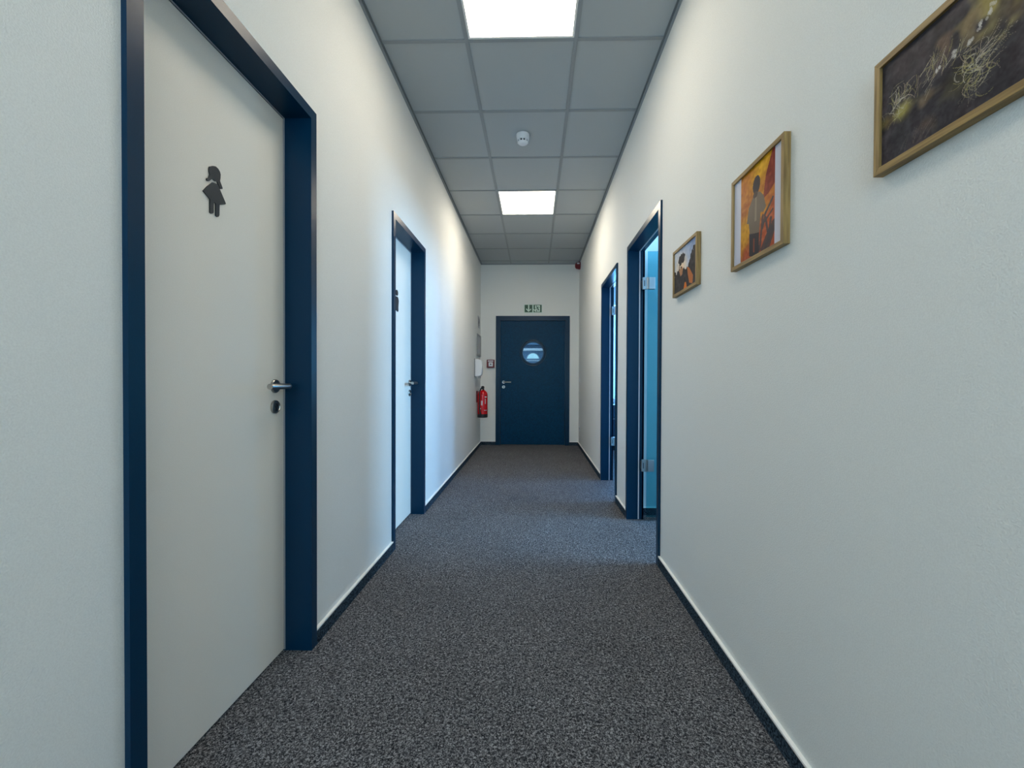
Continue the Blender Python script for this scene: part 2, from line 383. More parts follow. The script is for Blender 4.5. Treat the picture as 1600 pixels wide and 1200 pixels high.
# ------------------------------------------------------------------ glass doors on the right, standing open
def glass_door(name, D):
    y0, y1, top = D; e = thing(name, kind='structure', loc=(XR, (y0+y1)/2, 0))
    casing_side('door_frame', e, XR, -1, D, .818)
    bm = NB(); w = .004
    a, b = y0 + BW, y1 - BW
    bx(bm, .8185, .826, b - w, b, .004, top - BW); bx(bm, .8185, .826, a, a + w, .004, top - BW); bx(bm, .8185, .826, a + w, b - w, top - BW - w, top - BW)
    obj('door_seal', bm, M['seal_light'], e)
    bm = NB()
    bx(bm, .8185, .862, b + .0005, y1 - .012, 0, top - .012); bx(bm, .8185, .862, y0 + .012, a - .0005, 0, top - .012); bx(bm, .8185, .862, a, b, top - BW + .0005, top - .012)
    bx(bm, .850, .862, b + .0005, b + .02, 0, top - BW); obj('door_rebate', bm, M['navy'], e)
    # leaf swung about the far jamb into the room, standing at a right angle
    yl = b - .045; bm = NB(); bx(bm, .872, .872 + (b - a) - .02, yl - .004, yl + .004, .035, 2.088)
    leaf = obj('door_leaf', bm, M['door_glass'], e, bevel=.001)
    for z in (1.842, .434):
        bm = NB(); bx(bm, .832, .866, yl - .008, yl + .010, z - .046, z + .046)
        bx(bm, .8345, .866, yl + .0101, b + .0, z - .03, z + .03); h = obj('hinge', bm, M['steel'], leaf, bevel=.002)
        bm = NB(); bx(bm, .878, .928, yl - .013, yl - .0045, z - .046, z + .046); bx(bm, .878, .928, yl + .0045, yl + .012, z - .046, z + .046)
        obj('hinge', bm, M['steel'], leaf, bevel=.003)
        bm = NB(); tube(bm, [(.870, yl - .006, z - .046), (.870, yl - .006, z + .046)], .007, 14); obj('hinge', bm, M['steel'], leaf)
        bm = NB(); bx(bm, .843, .849, yl - .0095, yl - .0082, z - .022, z + .022); obj('hinge_slot', bm, M['black'], leaf)
    hx = .872 + (b - a) - .08
    bm = NB(); bx(bm, hx - .05, hx + .05, yl - .016, yl - .0045, .98, 1.12); obj('lock_case', bm, M['steel'], leaf, bevel=.003)
    bm = NB(); tube(bm, [(hx, yl - .016, 1.07), (hx, yl - .05, 1.07), (hx - .01, yl - .06, 1.07), (hx - .11, yl - .06, 1.07)], .009, 16); obj('lever_handle', bm, M['steel'], leaf, smooth=True)
    return e
glass_door('door_3', D3); glass_door('door_4', D4)

# ------------------------------------------------------------------ end door with porthole
def end_door():
    e = thing('door_5', kind='structure', loc=((EX0+EX1)/2, YE, 0)); f = .012; w = .075
    bm = NB()
    bx(bm, EX0, EX0 + w, YE - f, YE, 0, ET); bx(bm, EX1 - w, EX1, YE - f, YE, 0, ET); bx(bm, EX0 + w, EX1 - w, YE - f, YE, ET - w, ET)
    bx(bm, EX0 + .012, EX0 + w, YE, YE + .1, 0, ET - .012); bx(bm, EX1 - w, EX1 - .012, YE, YE + .1, 0, ET - .012); bx(bm, EX0 + w, EX1 - w, YE, YE + .1, ET - w, ET - .012)
    bmesh.ops.remove_doubles(bm, verts=bm.verts, dist=1e-5)
    obj('door_frame', bm, M['navy'], e)
    x0, x1 = EX0 + w + .004, EX1 - w - .004; yl = YE + .03; cx, cz, R = -.023, 1.553, .186
    loop = [(cx + R*math.cos(t), cz + R*math.sin(t)) for t in np.linspace(0, 2*math.pi, 49)[:-1]]
    bm = NB(); holed(bm, x0, x1, .006, ET - w - .004, loop, yl, yl + .045); leaf = obj('door_leaf', bm, M['navy_leaf'], e)
    bm = NB(); lathe(bm, (cx, yl + .0, cz), (0, -1, 0), [(-.045, R), (-.045, R - .012), (.010, R - .012), (.012, R + .004), (.009, R + .022), (0, R + .026)], 48)
    # open the lathe's end caps
    for fc in [x for x in bm.faces if len(x.verts) > 8]: bm.faces.remove(fc)
    obj('porthole_ring', bm, M['navy'], leaf, smooth=True)
    bm = NB(); tube(bm, [(cx + (R + .030)*math.cos(t), yl - .009, cz + (R + .030)*math.sin(t)) for t in np.linspace(0, 2*math.pi, 65)], .007, 10, caps=False)
    obj('porthole_rim', bm, M['rim'], leaf, smooth=True)
    bm = NB(); lathe(bm, (cx, yl + .02, cz), (0, 1, 0), [(0, R - .013), (.006, R - .013)], 48); obj('porthole_glass', bm, M['coated_glass'], leaf)
    lever_set(leaf, (-.516, yl, 1.055), (0, -1, 0), (1, 0, 0))
end_door()

# ------------------------------------------------------------------ spaces beyond the openings
bm = NB()
PY = 3.385      # partition between office and meeting room
bx(bm, XR + TR, 4.0, PY, PY + .1, 0, 2.9); obj('wall_office_partition', bm, M['room_wall'], kind='structure')
bm = NB()
def ywall(bm, x0, x1, y0, y1, wy0, wy1, wz0, wz1, H=2.9):
    bx(bm, x0, x1, y0, wy0, 0, H); bx(bm, x0, x1, wy1, y1, 0, H); bx(bm, x0, x1, wy0, wy1, 0, wz0); bx(bm, x0, x1, wy0, wy1, wz1, H)
ywall(bm, 4.0, 4.1, .5, PY, 1.7, 3.1, 1.2, 2.5); ywall(bm, 4.0, 4.1, PY, 7.1, 3.8, 4.8, 1.2, 2.5); obj('wall_office_far', bm, M['room_wall'], kind='structure')
bm = NB(); bx(bm, XR + TR, 4.0, .4, .5, 0, 2.9); obj('wall_office_near', bm, M['room_wall'], kind='structure')
bm = NB(); MX0, MX1, MZ0, MZ1 = 1.0, 3.0, .74, 2.4; YM = 6.93
bx(bm, XR + TR, MX0, YM, YM + .1, 0, 2.9); bx(bm, MX1, 4.0, YM, YM + .1, 0, 2.9); bx(bm, MX0, MX1, YM, YM + .1, 0, MZ0); bx(bm, MX0, MX1, YM, YM + .1, MZ1, 2.9)
obj('wall_meeting_end', bm, M['room_wall'], kind='structure')
bm = NB(); bx(bm, XR + TR, 4.1, .4, 7.1, 2.9, 3.0); obj('ceiling_office', bm, M['room_wall'], kind='structure')
window('window_2', 'x', 4.02, 1.7, 3.1, 1.2, 2.5); window('window_3', 'x', 4.02, 3.8, 4.8, 1.2, 2.5); window('window_4', 'y', YM + .02, MX0, MX1, MZ0, MZ1)
skirting('baseboard_office', [(XR + TR + .002, 4.0)], 'y', PY, -1)
# low cabinet under the meeting-room window
cb = thing('sideboard', 'dark low sideboard under the far window seen through the further glass door', 'sideboard', (1.75, 6.68, 0))
bm = NB(); bx(bm, .98, 2.6, 6.46, 6.9, .06, .68); obj('body', bm, M['cabinet'], cb)
bm = NB(); bx(bm, .96, 2.62, 6.43, 6.91, .68, .71); obj('top', bm, M['cabinet'], cb)
bm = NB(); bx(bm, 1.0, 2.58, 6.49, 6.87, 0, .06); obj('plinth', bm, M['black'], cb)
for i in range(3):
    bm = NB(); a = .985 + i*.5375; bx(bm, a, a + .53, 6.44, 6.4595, .07, .50); d = obj('door', bm, M['cabinet'], cb)
    bm = NB(); bx(bm, a, a + .53, 6.44, 6.4595, .51, .675); dd = obj('drawer', bm, M['cabinet'], cb)
    bm = NB(); bx(bm, a + .02, a + .51, 6.43, 6.44, .490, .499); obj('handle', bm, M['steel'], d)

# lobby beyond the end door
bm = NB(); bx(bm, -1.7, -1.6, YE + .2, 12.1, 0, 3.1); obj('wall_lobby_left', bm, M['room_wall'], kind='structure')
bm = NB(); ywall(bm, 1.6, 1.7, YE + .2, 12.1, 8.2, 10.8, 1.0, 2.6, 3.1); obj('wall_lobby_right', bm, M['room_wall'], kind='structure')
window('added_lobby_window', 'x', 1.62, 8.2, 10.8, 1.0, 2.6, mull=0)  # unseen side window, put in to light the lobby
bm = NB(); bx(bm, -1.7, 1.7, YE + .2, 12.1, 3.1, 3.2); obj('ceiling_lobby', bm, M['room_wall'], kind='structure')
bm = NB(); bx(bm, -1.7, XL - TL, YE + .1, YE + .2, 0, 3.1); bx(bm, XR, 1.7, YE + .201, YE + .3, 0, 3.1); obj('wall_lobby_near', bm, M['room_wall'], kind='structure')
ac, az, ar = -.04, 1.70, .19
loop = [(ac + ar*math.cos(t), az + ar*math.sin(t)) for t in np.linspace(0, math.pi, 25)]
bm = NB(); holed(bm, -1.6, 1.6, 0, 3.1, loop, 12.0, 12.1); obj('wall_lobby_end', bm, M['lobby_wall'], kind='structure')
w6 = thing('window_6', kind='structure', loc=(ac, 12.0, az)); bm = NB()
ro, ri = ar - .001, ar - .02
for i in range(24):
    t0, t1 = math.pi*i/24, math.pi*(i+1)/24
    prism(bm, [(ro*math.cos(t0), ro*math.sin(t0)), (ro*math.cos(t1), ro*math.sin(t1)), (ri*math.cos(t1), ri*math.sin(t1)), (ri*math.cos(t0), ri*math.sin(t0))], (ac, 12.02, az), (1,0,0), (0,0,1), (0,1,0), .04)
bx(bm, ac - ri, ac + ri, 12.02, 12.06, az + .001, az + .02); obj('window_frame', bm, M['room_wall'], w6)
bm = NB(); prism(bm, [(ri*math.cos(t), max(.021, ri*math.sin(t))) for t in np.linspace(.12, math.pi - .12, 24)], (ac, 12.035, az), (1,0,0), (0,0,1), (0,1,0), .006); obj('window_pane', bm, M['glass'], w6)
bm = NB(); bx(bm, -1.6, 1.6, 11.7, 12.0, 1.93, 1.99); obj('trim_6', bm, M['room_wall'], kind='structure')
bm = NB(); bx(bm, -1.6, 1.6, 11.8, 12.0, 2.10, 2.16); obj('trim_7', bm, M['lobby_wall'], kind='structure')
bm = NB(); bx(bm, -1.6, 1.6, 11.94, 12.0, 1.64, 1.67); obj('trim_8', bm, M['room_wall'], kind='structure')

# ------------------------------------------------------------------ ceiling lights
def light_panel(k, label, dm='diffuser'):
    y0, y1 = GY + k*T + .012, GY + (k+1)*T - .012; x0, x1 = GX + .012, GX + T - .012
    e = thing('ceiling_light', label, 'light', ((x0+x1)/2, (y0+y1)/2, CH)); w = .012
    bm = NB(); bx(bm, x0, x1, y0, y0+w, CH + .001, CH + .012); bx(bm, x0, x1, y1-w, y1, CH + .001, CH + .012)
    bx(bm, x0, x0+w, y0+w, y1-w, CH + .001, CH + .012); bx(bm, x1-w, x1, y0+w, y1-w, CH + .001, CH + .012); obj('frame', bm, M['lip'], e)
    bm = NB(); bx(bm, x0+w, x1-w, y0+w, y1-w, CH + .004, CH + .010); obj('diffuser', bm, M[dm], e)
    bm = NB(); bx(bm, x0+.005, x1-.005, y0+.005, y1-.005, CH + .0125, CH + .05); obj('housing', bm, M['grey_plastic'], e)
light_panel(-9, 'added unseen square ceiling light panel at the rear end of the corridor')  # out of view, added for its light
light_panel(-5, 'added unseen square ceiling light panel behind the viewer')  # also unseen and added as a light source
light_panel(-1, 'large bright square ceiling light panel cut off by the top edge of the photo')
light_panel(3, 'square ceiling light panel glowing halfway down the corridor beyond the smoke detector', 'diffuser_bright')

# smoke detector
e = thing('smoke_detector', 'round white smoke detector with black vents on the ceiling between the two light panels', 'smoke detector', (-.098, 3.29, CH))
b = (-.098, 3.29, CH)
bm = NB(); lathe(bm, b, (0,0,-1), [(0, .052), (.014, .052), (.020, .0505), (.040, .047), (.046, .045)]); obj('base', bm, M['white_plastic'], e, smooth=True)
bm = NB(); lathe(bm, (b[0], b[1], b[2] - .046), (0,0,-1), [(0, .036), (.016, .033)]); obj('sensor_core', bm, M['black'], e)
bm = NB(); lathe(bm, (b[0], b[1], b[2] - .060), (0,0,-1), [(0, .040), (.006, .038), (.012, .030), (.015, .018), (.016, .004)]); obj('cap', bm, M['white_plastic'], e, smooth=True)
bm = NB()
for i in range(10):
    t = 2*math.pi*(i + .5)/10; c, s = math.cos(t), math.sin(t)
    p = [(b[0] + c*r + s*q, b[1] + s*r - c*q) for r, q in ((.036, -.004), (.044, -.005), (.044, .005), (.036, .004))]
    prism(bm, [(a, d) for a, d in p], (0, 0, b[2] - .0461), (1,0,0), (0,1,0), (0,0,-1), .0155)
obj('vent_ribs', bm, M['white_plastic'], e)

# ------------------------------------------------------------------ framed photographs on the right wall
def noise2(h, w, cell, seed):
    r = np.random.RandomState(seed); gh, gw = int(h/cell) + 3, int(w/cell) + 3; g = r.rand(gh, gw)
    yy, xx = np.meshgrid(np.arange(h)/cell, np.arange(w)/cell, indexing='ij'); y0, x0 = yy.astype(int), xx.astype(int); fy, fx = yy-y0, xx-x0
    fy, fx = fy*fy*(3-2*fy), fx*fx*(3-2*fx)
    return (g[y0,x0]*(1-fy)*(1-fx) + g[y0+1,x0]*fy*(1-fx) + g[y0,x0+1]*(1-fy)*fx + g[y0+1,x0+1]*fy*fx)
def poly_mask(S, Tt, pts):
    m = np.zeros(S.shape, bool); n = len(pts)
    for i in range(n):
        (x0, y0), (x1, y1) = pts[i], pts[(i+1) % n]
        c = ((y0 > Tt) != (y1 > Tt)); d = (y1 - y0) if abs(y1 - y0) > 1e-12 else 1e-12
        m ^= c & (S < (x1-x0)*(Tt-y0)/d + x0)
    return m
def seg_mask(S, Tt, p, q, r, asp=1.0):
    dx, dy = (q[0]-p[0])*asp, (q[1]-p[1]); L2 = dx*dx + dy*dy + 1e-12
    u = np.clip(((S-p[0])*asp*dx + (Tt-p[1])*dy)/L2, 0, 1)
    return np.hypot((S-p[0])*asp - u*dx, (Tt-p[1]) - u*dy) < r
def mixc(img, m, c, a=1.0):
    m = (m.astype(float) if m.dtype == bool else m)[..., None]*a; return img*(1-m) + np.array(c, float)*m
def paint_person(h, w):
    S, Tt = np.meshgrid((np.arange(w)+.5)/w, (np.arange(h)+.5)/h)
    img = np.ones((h, w, 3))*np.array([198, 140, 20.])
    n = noise2(h, w, h/9, 1); n2 = noise2(h, w, h/30, 2)
    img = mixc(img, np.clip((S*.9 + Tt*1.3 - 1.05)*2 + (n-.5), 0, 1), (176, 84, 44))
    img = mixc(img, np.clip(1.1 - 2.6*np.hypot(S-.1, Tt-.18) , 0, 1), (176, 88, 22), .7)
    img = mixc(img, np.clip(1 - 3.2*np.hypot(S-.62, (Tt-.18)*.8), 0, 1), (224, 168, 22), .9)
    img = mixc(img, np.clip(1 - 6*np.abs(Tt - (.44 - .22*S)), 0, 1), (150, 70, 30), .6)
    img = mixc(img, poly_mask(S, Tt, [(.93, 0), (1.01, 0), (1.01, .36), (.84, .42), (.68, .44), (.76, .2)]), (128, 40, 22))
    img = mixc(img, np.clip((Tt-.72)*2.5, 0, 1), (150, 66, 42), .8)
    img += ((n2-.5)*34)[..., None]
    body = (112, 98, 84)
    for p, q, r in [((.86, .92), (.76, .66), .018), ((.60, .96), (.68, .62), .02), ((.76, .60), (.68, .75), .015), ((.66, .72), (.95, .62), .012), ((.95, .5), (.74, .62), .018), ((.8, .98), (.98, .78), .05), ((.70, .98), (.9, .82), .05), ((.9,.7),(.86,.84),.02)]:
        img = mixc(img, seg_mask(S, Tt, p, q, r, w/h), (66, 58, 62), .85)
    img = mixc(img, poly_mask(S, Tt, [(.38, .34), (.50, .31), (.60, .33), (.70, .40), (.77, .54), (.70, .58), (.62, .56), (.58, .78), (.30, .74), (.26, .60), (.20, .58), (.26, .42)]), body)
    img = mixc(img, poly_mask(S, Tt, [(.46, .34), (.50, .34), (.50, .62), (.44, .62)]), (150, 136, 118), .7)
    img = mixc(img, poly_mask(S, Tt, [(.28, .72), (.58, .77), (.58, 1.0), (.46, 1.0), (.40, 1.0), (.28, .97)]), (48, 44, 50))
    img = mixc(img, poly_mask(S, Tt, [(.40, .80), (.45, .80), (.45, .96), (.40, .95)]), (120, 62, 44))
    img = mixc(img, ((S-.49)/.11)**2 + ((Tt-.225)/.10)**2 < 1, (44, 38, 46))
    img = mixc(img, ((S-.46)/.07)**2 + ((Tt-.325)/.035)**2 < 1, (70, 56, 54))
    return img
def paint_B(h, w):
    img = np.ones((h, w, 3))*np.array([196, 198, 212.]); a, b = int(w*.165), int(w*.865); img[:, a:b] = paint_person(h, b-a); return img
def paint_A(h, w):
    S, Tt = np.meshgrid((np.arange(w)+.5)/w, (np.arange(h)+.5)/h); n = noise2(h, w, h/16, 4); n2 = noise2(h, w, h/5, 5)
    img = np.ones((h, w, 3))*np.array([205, 208, 215.]); img = mixc(img, np.clip(S*1.3-.2-Tt, 0, 1), (120, 145, 190)); 
    img = mixc(img, np.clip(1 - 3*np.hypot(S-.34, Tt-.42), 0, 1), (246, 214, 176))
    hor = .50 - .02*S + .16*(n-.5) + .10*np.sin(S*9+2.5)*(S > .3) - np.clip(S-.55, 0, .2)*1.1
    img = mixc(img, Tt > hor, (58, 54, 56)); img += ((n-.5)*26)[..., None]
    img = mixc(img, ((S-.36)/.17)**2 + ((Tt-.24-.1*(n-.5))/.13)**2 < .9 + .5*(n-.5), (60, 54, 54)); img = mixc(img, seg_mask(S, Tt, (.26, .3), (.22, .6), .02, w/h), (52, 48, 50))
    img = mixc(img, poly_mask(S, Tt, [(.60, .52), (.70, .58), (.86, .80), (.84, .98), (.70, .92), (.64, .72)]), (205, 120, 66), .9)
    img = mixc(img, poly_mask(S, Tt, [(.44, 1.0), (.50, .84), (.56, .86), (.60, 1.0)]), (226, 120, 40), .95)
    img = mixc(img, poly_mask(S, Tt, [(.22, .48), (.42, .44), (.38, .62), (.30, .64)]), (214, 150, 104), .8)
    return img
def paint_C(h, w):
    S, Tt = np.meshgrid((np.arange(w)+.5)/w, (np.arange(h)+.5)/h); n = noise2(h, w, h/5, 7); n2 = noise2(h, w, h/14, 8); n3 = noise2(h, w, h/45, 9); n4 = noise2(h, w, h/9, 12)
    def blob(c, rx, ry, col, a, k=.5):
        nonlocal img; img = mixc(img, np.clip(1.25 - np.hypot((S-c[0])/rx, (Tt-c[1])/ry) + k*(n2-.5) + k*(n4-.5), 0, 1), col, a)
    img = np.ones((h, w, 3))*np.array([60, 57, 62.]); img = mixc(img, np.clip(n*1.8-.8, 0, 1), (88, 76, 80), .8); img = mixc(img, np.clip(n4*2-1.2, 0, 1), (46, 46, 48), .7)
    blob((.74, .20), .16, .24, (150, 134, 78), .95, .9); blob((.61, .28), .06, .14, (132, 112, 84), .8, .9); blob((.84, .38), .06, .10, (128, 112, 72), .8)
    blob((.455, .28), .05, .13, (120, 96, 80), .7, .8); blob((.17, .57), .10, .08, (158, 146, 78), .9); blob((.05, .58), .06, .07, (140, 120, 66), .7); blob((.37, .63), .10, .05, (128, 108, 82), .7, .9)
    blob((.96, .30), .10, .12, (104, 88, 78), .6); blob((.33, .84), .06, .08, (110, 88, 72), .5, .9); blob((.52, .68), .12, .12, (84, 78, 60), .6, .9)
    img += ((n2-.5)*20 + (n3-.5)*14)[..., None]
    r = np.random.RandomState(11)
    def strand(p, a, cur, col, al, n_=5, st=.024, th=.0042):
        nonlocal img; m = np.zeros((h, w), bool); p = np.array(p, float)
        for q in range(n_):
            p2 = p + np.array([math.cos(a), math.sin(a)*1.3])*st; x0, x1 = sorted((p[0], p2[0])); y0, y1 = sorted((p[1], p2[1]))
            i0, i1, j0, j1 = max(0, int((x0-.02)*w)), min(w, int((x1+.02)*w)+1), max(0, int((y0-.03)*h)), min(h, int((y1+.03)*h)+1)
            if i1 > i0 and j1 > j0: m[j0:j1, i0:i1] |= seg_mask(S[j0:j1, i0:i1], Tt[j0:j1, i0:i1], p, p2, th*(1-.12*q), w/h)
            p = p2; a += cur
        img = mixc(img, m, col, al)
    pal = [(186, 178, 138), (160, 152, 98), (168, 150, 130), (196, 188, 172)]
    for i in range(60): strand((.13 + .05*r.randn(), .47 + .055*r.randn()), -.7 + .9*r.randn(), (r.rand()-.5)*.9, pal[r.randint(4)], .3 + .4*r.rand(), 4, .02)
    for i in range(55): strand((.40 + .09*r.randn(), .46 + .07*r.randn()), -1.0 + .35*r.randn(), (r.rand()-.5)*.5, pal[r.randint(4)], .25 + .4*r.rand(), 4, .022)
    for i in range(62): strand((.63 + .035*r.randn(), .64 + .07*r.randn()), 6.28*r.rand(), (r.rand()-.5)*1.5, pal[r.randint(4)], .35 + .45*r.rand(), 6, .02)
    for i in range(14): strand((.64 + .04*r.rand(), .55 + .14*r.rand()), -.35 + .2*r.randn(), (r.rand()-.5)*.25, pal[r.randint(4)], .5, 7, .026, .0032)
    for i in range(16): strand((.56 + .08*r.rand(), .72 + .10*r.rand()), 1.2 + .6*r.randn(), (r.rand()-.5)*.8, (150, 140, 118), .35, 5, .02, .003)
    for i in range(10): strand((.14 + .2*r.rand(), .92 + .05*r.rand()), -1.1 + .2*r.randn(), .05, (140, 130, 112), .35, 6, .02, .003)
    for cx_, cy_ in [(.75, .16), (.745, .21), (.73, .27), (.715, .29), (.70, .32), (.66, .33), (.65, .36), (.61, .40), (.595, .42), (.52, .40), (.51, .43), (.42, .42), (.40, .45)]:
        for q in range(3): img = mixc(img, ((S-cx_-.008*r.randn())/.008)**2 + ((Tt-cy_-.012*r.randn())/.016)**2 < 1, (206, 200, 194), .6)
    return img
def srgb2lin(c): c = np.clip(c/255., 0, 1); return np.where(c <= .04045, c/12.92, ((c+.055)/1.055)**2.4)
def picture(name, label, ya, yb, z0, z1, painter, res):
    """ya far edge (left as seen), yb near edge"""
    t = .021; xf = XR - t; fw = .014; e = thing(name, label, 'picture', (XR, (ya+yb)/2, z0)); e['group'] = 'oak framed photographs on the right wall'
    bm = NB(); xb = XR - .0005
    def P(pts, x0, x1):
        a = [bm.verts.new((x0, y, z)) for y, z in pts]; b = [bm.verts.new((x1, y, z)) for y, z in pts]
        bm.faces.new(a); bm.faces.new(b[::-1])
        for i in range(4): bm.faces.new((a[i], b[i], b[(i+1)%4], a[(i+1)%4]))
    o = [(ya, z0), (yb, z0), (yb, z1), (ya, z1)]; q = [(ya-fw, z0+fw), (yb+fw, z0+fw), (yb+fw, z1-fw), (ya-fw, z1-fw)]
    bm.free()
    for i in range(4):
        j = (i+1) % 4; bm = NB(); P([o[i], o[j], q[j], q[i]], xf, xb)
        obj('frame_rail', bm, M['oak'] if i % 2 else M['oak_rail'], e, bevel=.0006)
    w = int((ya-yb-2*fw)/res); h = int((z1-z0-2*fw)/res); img = srgb2lin(painter(h, w))
    me = bpy.data.meshes.new('print'); ys = np.linspace(ya-fw, yb+fw, w+1); zs = np.linspace(z1-fw, z0+fw, h+1); xp = xf + .006
    verts = [(xp, y, z) for z in zs for y in ys]; faces = [(r*(w+1)+c, r*(w+1)+c+1, (r+1)*(w+1)+c+1, (r+1)*(w+1)+c) for r in range(h) for c in range(w)]
    me.from_pydata(verts, [], faces); ca = me.color_attributes.new('print', 'FLOAT_COLOR', 'CORNER')
    cols = np.ones((h*w, 4, 4), np.float32); cols[:, :, :3] = (img.reshape(-1, 1, 3)*1.0); ca.data.foreach_set('color', cols.reshape(-1)); me.materials.append(M['print'])
    o = bpy.data.objects.new('print', me); COL.objects.link(o); o.parent = e; o.matrix_parent_inverse = Matrix.Translation(-Vector(e.location))
    bm = NB(); bx(bm, xp + .001, XR - .001, yb+fw, ya-fw, z0+fw, z1-fw); obj('backing', bm, M['paper'], e)
picture('framed_photograph', 'small oak framed landscape photo of dark trees at sunset, furthest of the three pictures', 2.190, 1.872, 1.525, 1.762, paint_A, .0022)
picture('framed_photograph', 'square oak framed photo of a standing person with a bicycle against an orange field', 1.547, 1.226, 1.494, 1.820, paint_B, .0018)
picture('framed_photograph', 'oak framed close-up photo of dry grass and twigs, nearest picture cut by the photo edge', .906, .588, 1.529, 1.765, paint_C, .0012)

# ------------------------------------------------------------------ things at the far end
# exit sign
ex = thing('exit_sign', 'green and white escape route sign with arrow and running figure above the navy end door', 'sign', (-.024, YE, 2.219)); s = .30/1260
bm = NB(); bx(bm, -.174, .126, YE - .004, YE - .0005, 2.219, 2.357); obj('plate', bm, M['sign_white'], ex)
def SP(bm, pts, layer): prism(bm, [((x-170)*s - .174, 2.357 - (y-235)*.138/650) for x, y in pts], (0, YE - .004 - layer*.0006, 0), (1,0,0), (0,0,1), (0,-1,0), .0005)
bm = NB(); SP(bm, [(205,265),(745,265),(745,850),(205,850)], 0); SP(bm, [(830,265),(1395,265),(1395,850),(830,850)], 0); obj('green_field', bm, M['sign_green'], ex)
bm = NB(); SP(bm, [(445,265),(535,265),(535,680),(630,560),(680,620),(480,820),(290,600),(340,550),(445,670)], 1); SP(bm, [(935,310),(1290,310),(1290,810),(935,810)], 1)
SP(bm, [(832,590),(934,680),(934,790),(832,660)], 1); obj('arrow_and_doorway', bm, M['sign_white'], ex)
bm = NB(); SP(bm, [(1040+38*math.cos(t), 375+45*math.sin(t)) for t in np.linspace(0, 6.283, 13)[:-1]], 2)
SP(bm, [(1040,420),(1100,430),(1190,410),(1265,480),(1240,500),(1175,450),(1140,470),(1190,580),(1230,700),(1180,720),(1110,600),(1080,540),(950,590),(940,560),(1060,490)], 2)
SP(bm, [(1030,680),(1090,620),(1110,650),(1070,700),(1060,800),(1020,800)], 2); obj('running_figure', bm, M['sign_green'], ex)
# call point
cp = thing('fire_alarm_call_point', 'small square dark red call point with white window left of the navy end door', 'alarm button', (-.73, YE, 1.30))
bm = NB(); bx(bm, -.794, -.666, YE - .045, YE - .0005, 1.296, 1.430); obj('housing', bm, M['darkred'], cp, bevel=.006)
bm = NB(); bx(bm, -.775, -.685, YE - .0475, YE - .0455, 1.398, 1.416); obj('label_strip', bm, M['paper'], cp)
bm = NB(); bx(bm, -.763, -.692, YE - .0475, YE - .0455, 1.318, 1.388); wn = obj('window_plate', bm, M['paper'], cp)
bm = NB(); lathe(bm, (-.728, YE - .0478, 1.353), (0,-1,0), [(0, .011), (.003, .010)], 20); obj('push_button', bm, M['black'], wn)
# siren
sr = thing('alarm_siren', 'round red alarm sounder high on the right wall near the end wall', 'siren', (XR, 6.76, 2.96))
bm = NB(); lathe(bm, (XR - .0005, 6.78, 2.962), (-1,0,0), [(0, .060), (.03, .060), (.035, .056), (.062, .052), (.078, .040), (.086, .022), (.088, .004)]); obj('sounder', bm, M['darkred'], sr, smooth=True)
bm = NB(); bx(bm, XR - .060, XR - .02, 6.7155, 6.719, 2.972, 2.992); obj('label_plate', bm, M['paper'], sr)
# socket and switch
so = thing('wall_socket', 'small white wall socket low on the right wall near the end door', 'socket', (XR, 6.72, .31))
bm = NB(); bx(bm, XR - .009, XR - .0005, 6.68, 6.76, .27, .35); obj('cover', bm, M['white_plastic'], so, bevel=.003)
bm = NB(); lathe(bm, (XR - .0092, 6.72, .31), (-1,0,0), [(0, .021), (.002, .020)], 24); obj('insert', bm, M['grey_plastic'], so)
sw = thing('light_switch', 'small white light switch at handle height on the right wall near the end door', 'switch', (XR, 6.75, 1.1))
bm = NB(); bx(bm, XR - .009, XR - .0005, 6.71, 6.79, 1.06, 1.14); obj('cover', bm, M['white_plastic'], sw, bevel=.003)
bm = NB(); bx(bm, XR - .014, XR - .0092, 6.722, 6.778, 1.072, 1.128); obj('rocker', bm, M['white_plastic'], sw, bevel=.002)
# hygiene dispenser
ds = thing('hand_sanitiser_dispenser', 'white rounded hand sanitiser dispenser on the left wall above the fire extinguisher', 'dispenser', (XL, 6.25, 1.14))
bm = NB(); bx(bm, XL + .0005, XL + .012, 6.18, 6.32, 1.135, 1.415); obj('back_plate', bm, M['grey_plastic'], ds, bevel=.003)
pts = [(.0125, 1.140), (.085, 1.148), (.104, 1.158), (.114, 1.185), (.119, 1.25), (.120, 1.33), (.114, 1.375), (.095, 1.398), (.06, 1.404), (.0125, 1.406)]
bm = NB(); prism(bm, pts, (XL, 6.185, 0), (1,0,0), (0,0,1), (0,1,0), .13); obj('cover', bm, M['white_plastic'], ds, bevel=.012)
bm = NB(); bx(bm, XL + .05, XL + .09, 6.225, 6.275, 1.118, 1.146); obj('nozzle', bm, M['grey_plastic'], ds)
# notices
nf = thing('notice_frame', 'grey framed notice on the left wall above the white dispenser', 'notice', (XL, 6.66, 1.48))
bm = NB(); y0, y1, z0, z1, w = 6.45, 6.885, 1.478, 1.818, .028
bx(bm, XL + .0005, XL + .014, y0, y1, z0, z0+w); bx(bm, XL + .0005, XL + .014, y0, y1, z1-w, z1); bx(bm, XL + .0005, XL + .014, y0, y0+w, z0+w, z1-w); bx(bm, XL + .0005, XL + .014, y1-w, y1, z0+w, z1-w); obj('frame', bm, M['grey_plastic'], nf)
bm = NB(); bx(bm, XL + .0005, XL + .006, y0+w, y1-w, z0+w, z1-w); obj('sheet', bm, M['seal'], nf)
ns = thing('safety_sign', 'small grey sign with dark symbol on the left wall, highest beside the end wall', 'sign', (XL, 6.67, 1.93))
bm = NB(); bx(bm, XL + .0005, XL + .004, 6.57, 6.77, 1.93, 2.12); obj('plate', bm, M['seal'], ns)
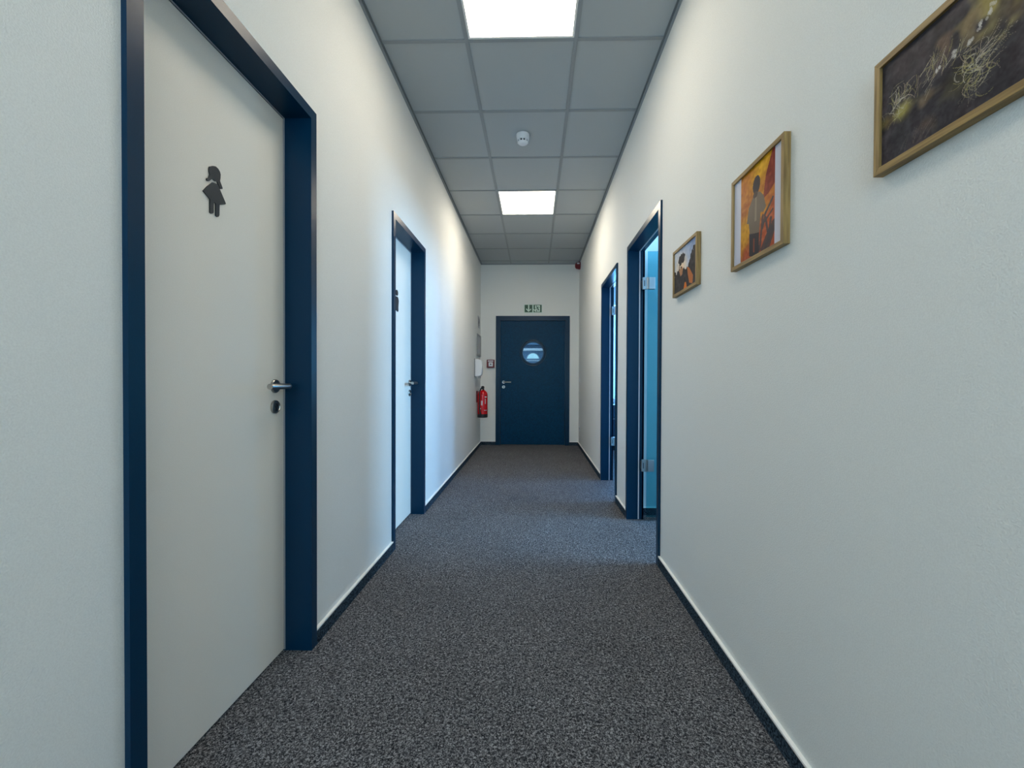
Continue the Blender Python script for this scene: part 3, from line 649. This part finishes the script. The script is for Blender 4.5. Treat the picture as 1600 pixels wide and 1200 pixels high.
bm = NB(); prism(bm, [(6.60, 2.10), (6.73, 2.08), (6.75, 2.02), (6.70, 2.0), (6.72, 1.97), (6.66, 1.96), (6.62, 2.02), (6.65, 2.05)], (XL + .0041, 0, 0), (0,1,0), (0,0,1), (1,0,0), .001); obj('symbol', bm, M['black'], ns)
# fire extinguisher
fe = thing('fire_extinguisher', 'red fire extinguisher with black base hanging on the left wall near the end door', 'fire extinguisher', (-.806, 6.45, .505))
c = (-.808, 6.45)
bm = NB(); lathe(bm, (*c, .555), (0,0,1), [(0, .078), (.30, .078), (.325, .075), (.35, .062), (.372, .036), (.385, .022), (.400, .020)], 40); cyl = obj('cylinder', bm, M['red'], fe, smooth=True)
bm = NB(); lathe(bm, (*c, .505), (0,0,1), [(0, .074), (.006, .079), (.055, .080), (.056, .078)], 40); obj('base_ring', bm, M['black'], fe, smooth=True)
bm = NB(); lathe(bm, (*c, .935), (0,0,1), [(0, .024), (.012, .028), (.026, .026), (.034, .018)], 24); bx(bm, c[0]-.034, c[0]+.02, c[1]-.05, c[1]+.02, .948, .962); obj('valve', bm, M['black'], fe)
bm = NB(); prism(bm, [(-.045, .965), (.03, .965), (.032, .985), (.0, .998), (-.03, .990), (-.05, .975)], (c[0], c[1]-.008, 0), (.6,-.8,0), (0,0,1), (.8,.6,0), .016); obj('lever', bm, M['black'], fe)
bm = NB(); tube(bm, [(c[0]-.01, c[1]-.05, .955), (c[0]-.028, c[1]-.085, .93), (c[0]-.035, c[1]-.090, .88), (c[0]-.036, c[1]-.090, .75), (c[0]-.034, c[1]-.090, .64), (c[0]-.025, c[1]-.092, .585), (c[0]-.018, c[1]-.092, .56)], [.009]*5 + [.011, .013], 12); obj('hose', bm, M['black'], fe, smooth=True)
bm = NB(); lathe(bm, (c[0]-.012, c[1]-.052, .942), (0,-1,0), [(0, .012), (.008, .011)], 16); obj('gauge', bm, M['paper'], fe)
def arc(a0, a1, z0, z1, r=.0788):
    n = 5; t = np.linspace(a0, a1, n+1)
    for i in range(n):
        v = [bm.verts.new((c[0] + r*math.cos(a), c[1] + r*math.sin(a), z)) for a, z in ((t[i], z0), (t[i+1], z0), (t[i+1], z1), (t[i], z1))]; bm.faces.new(v)
for a in ((-1.0, -.55, .82, .835), (-.95, -.8, .72, .80), (-1.15, -.5, .615, .625), (-1.75, -1.45, .70, .77), (-2.0, -1.75, .64, .655)):
    bm = NB(); arc(*a); obj('sticker', bm, M['paper'], cyl)
bm = NB(); bx(bm, XL + .0005, XL + .018, 6.42, 6.48, .74, .92); bx(bm, XL + .018, -.84, 6.44, 6.46, .90, .912); obj('wall_bracket', bm, M['darkred'], fe)
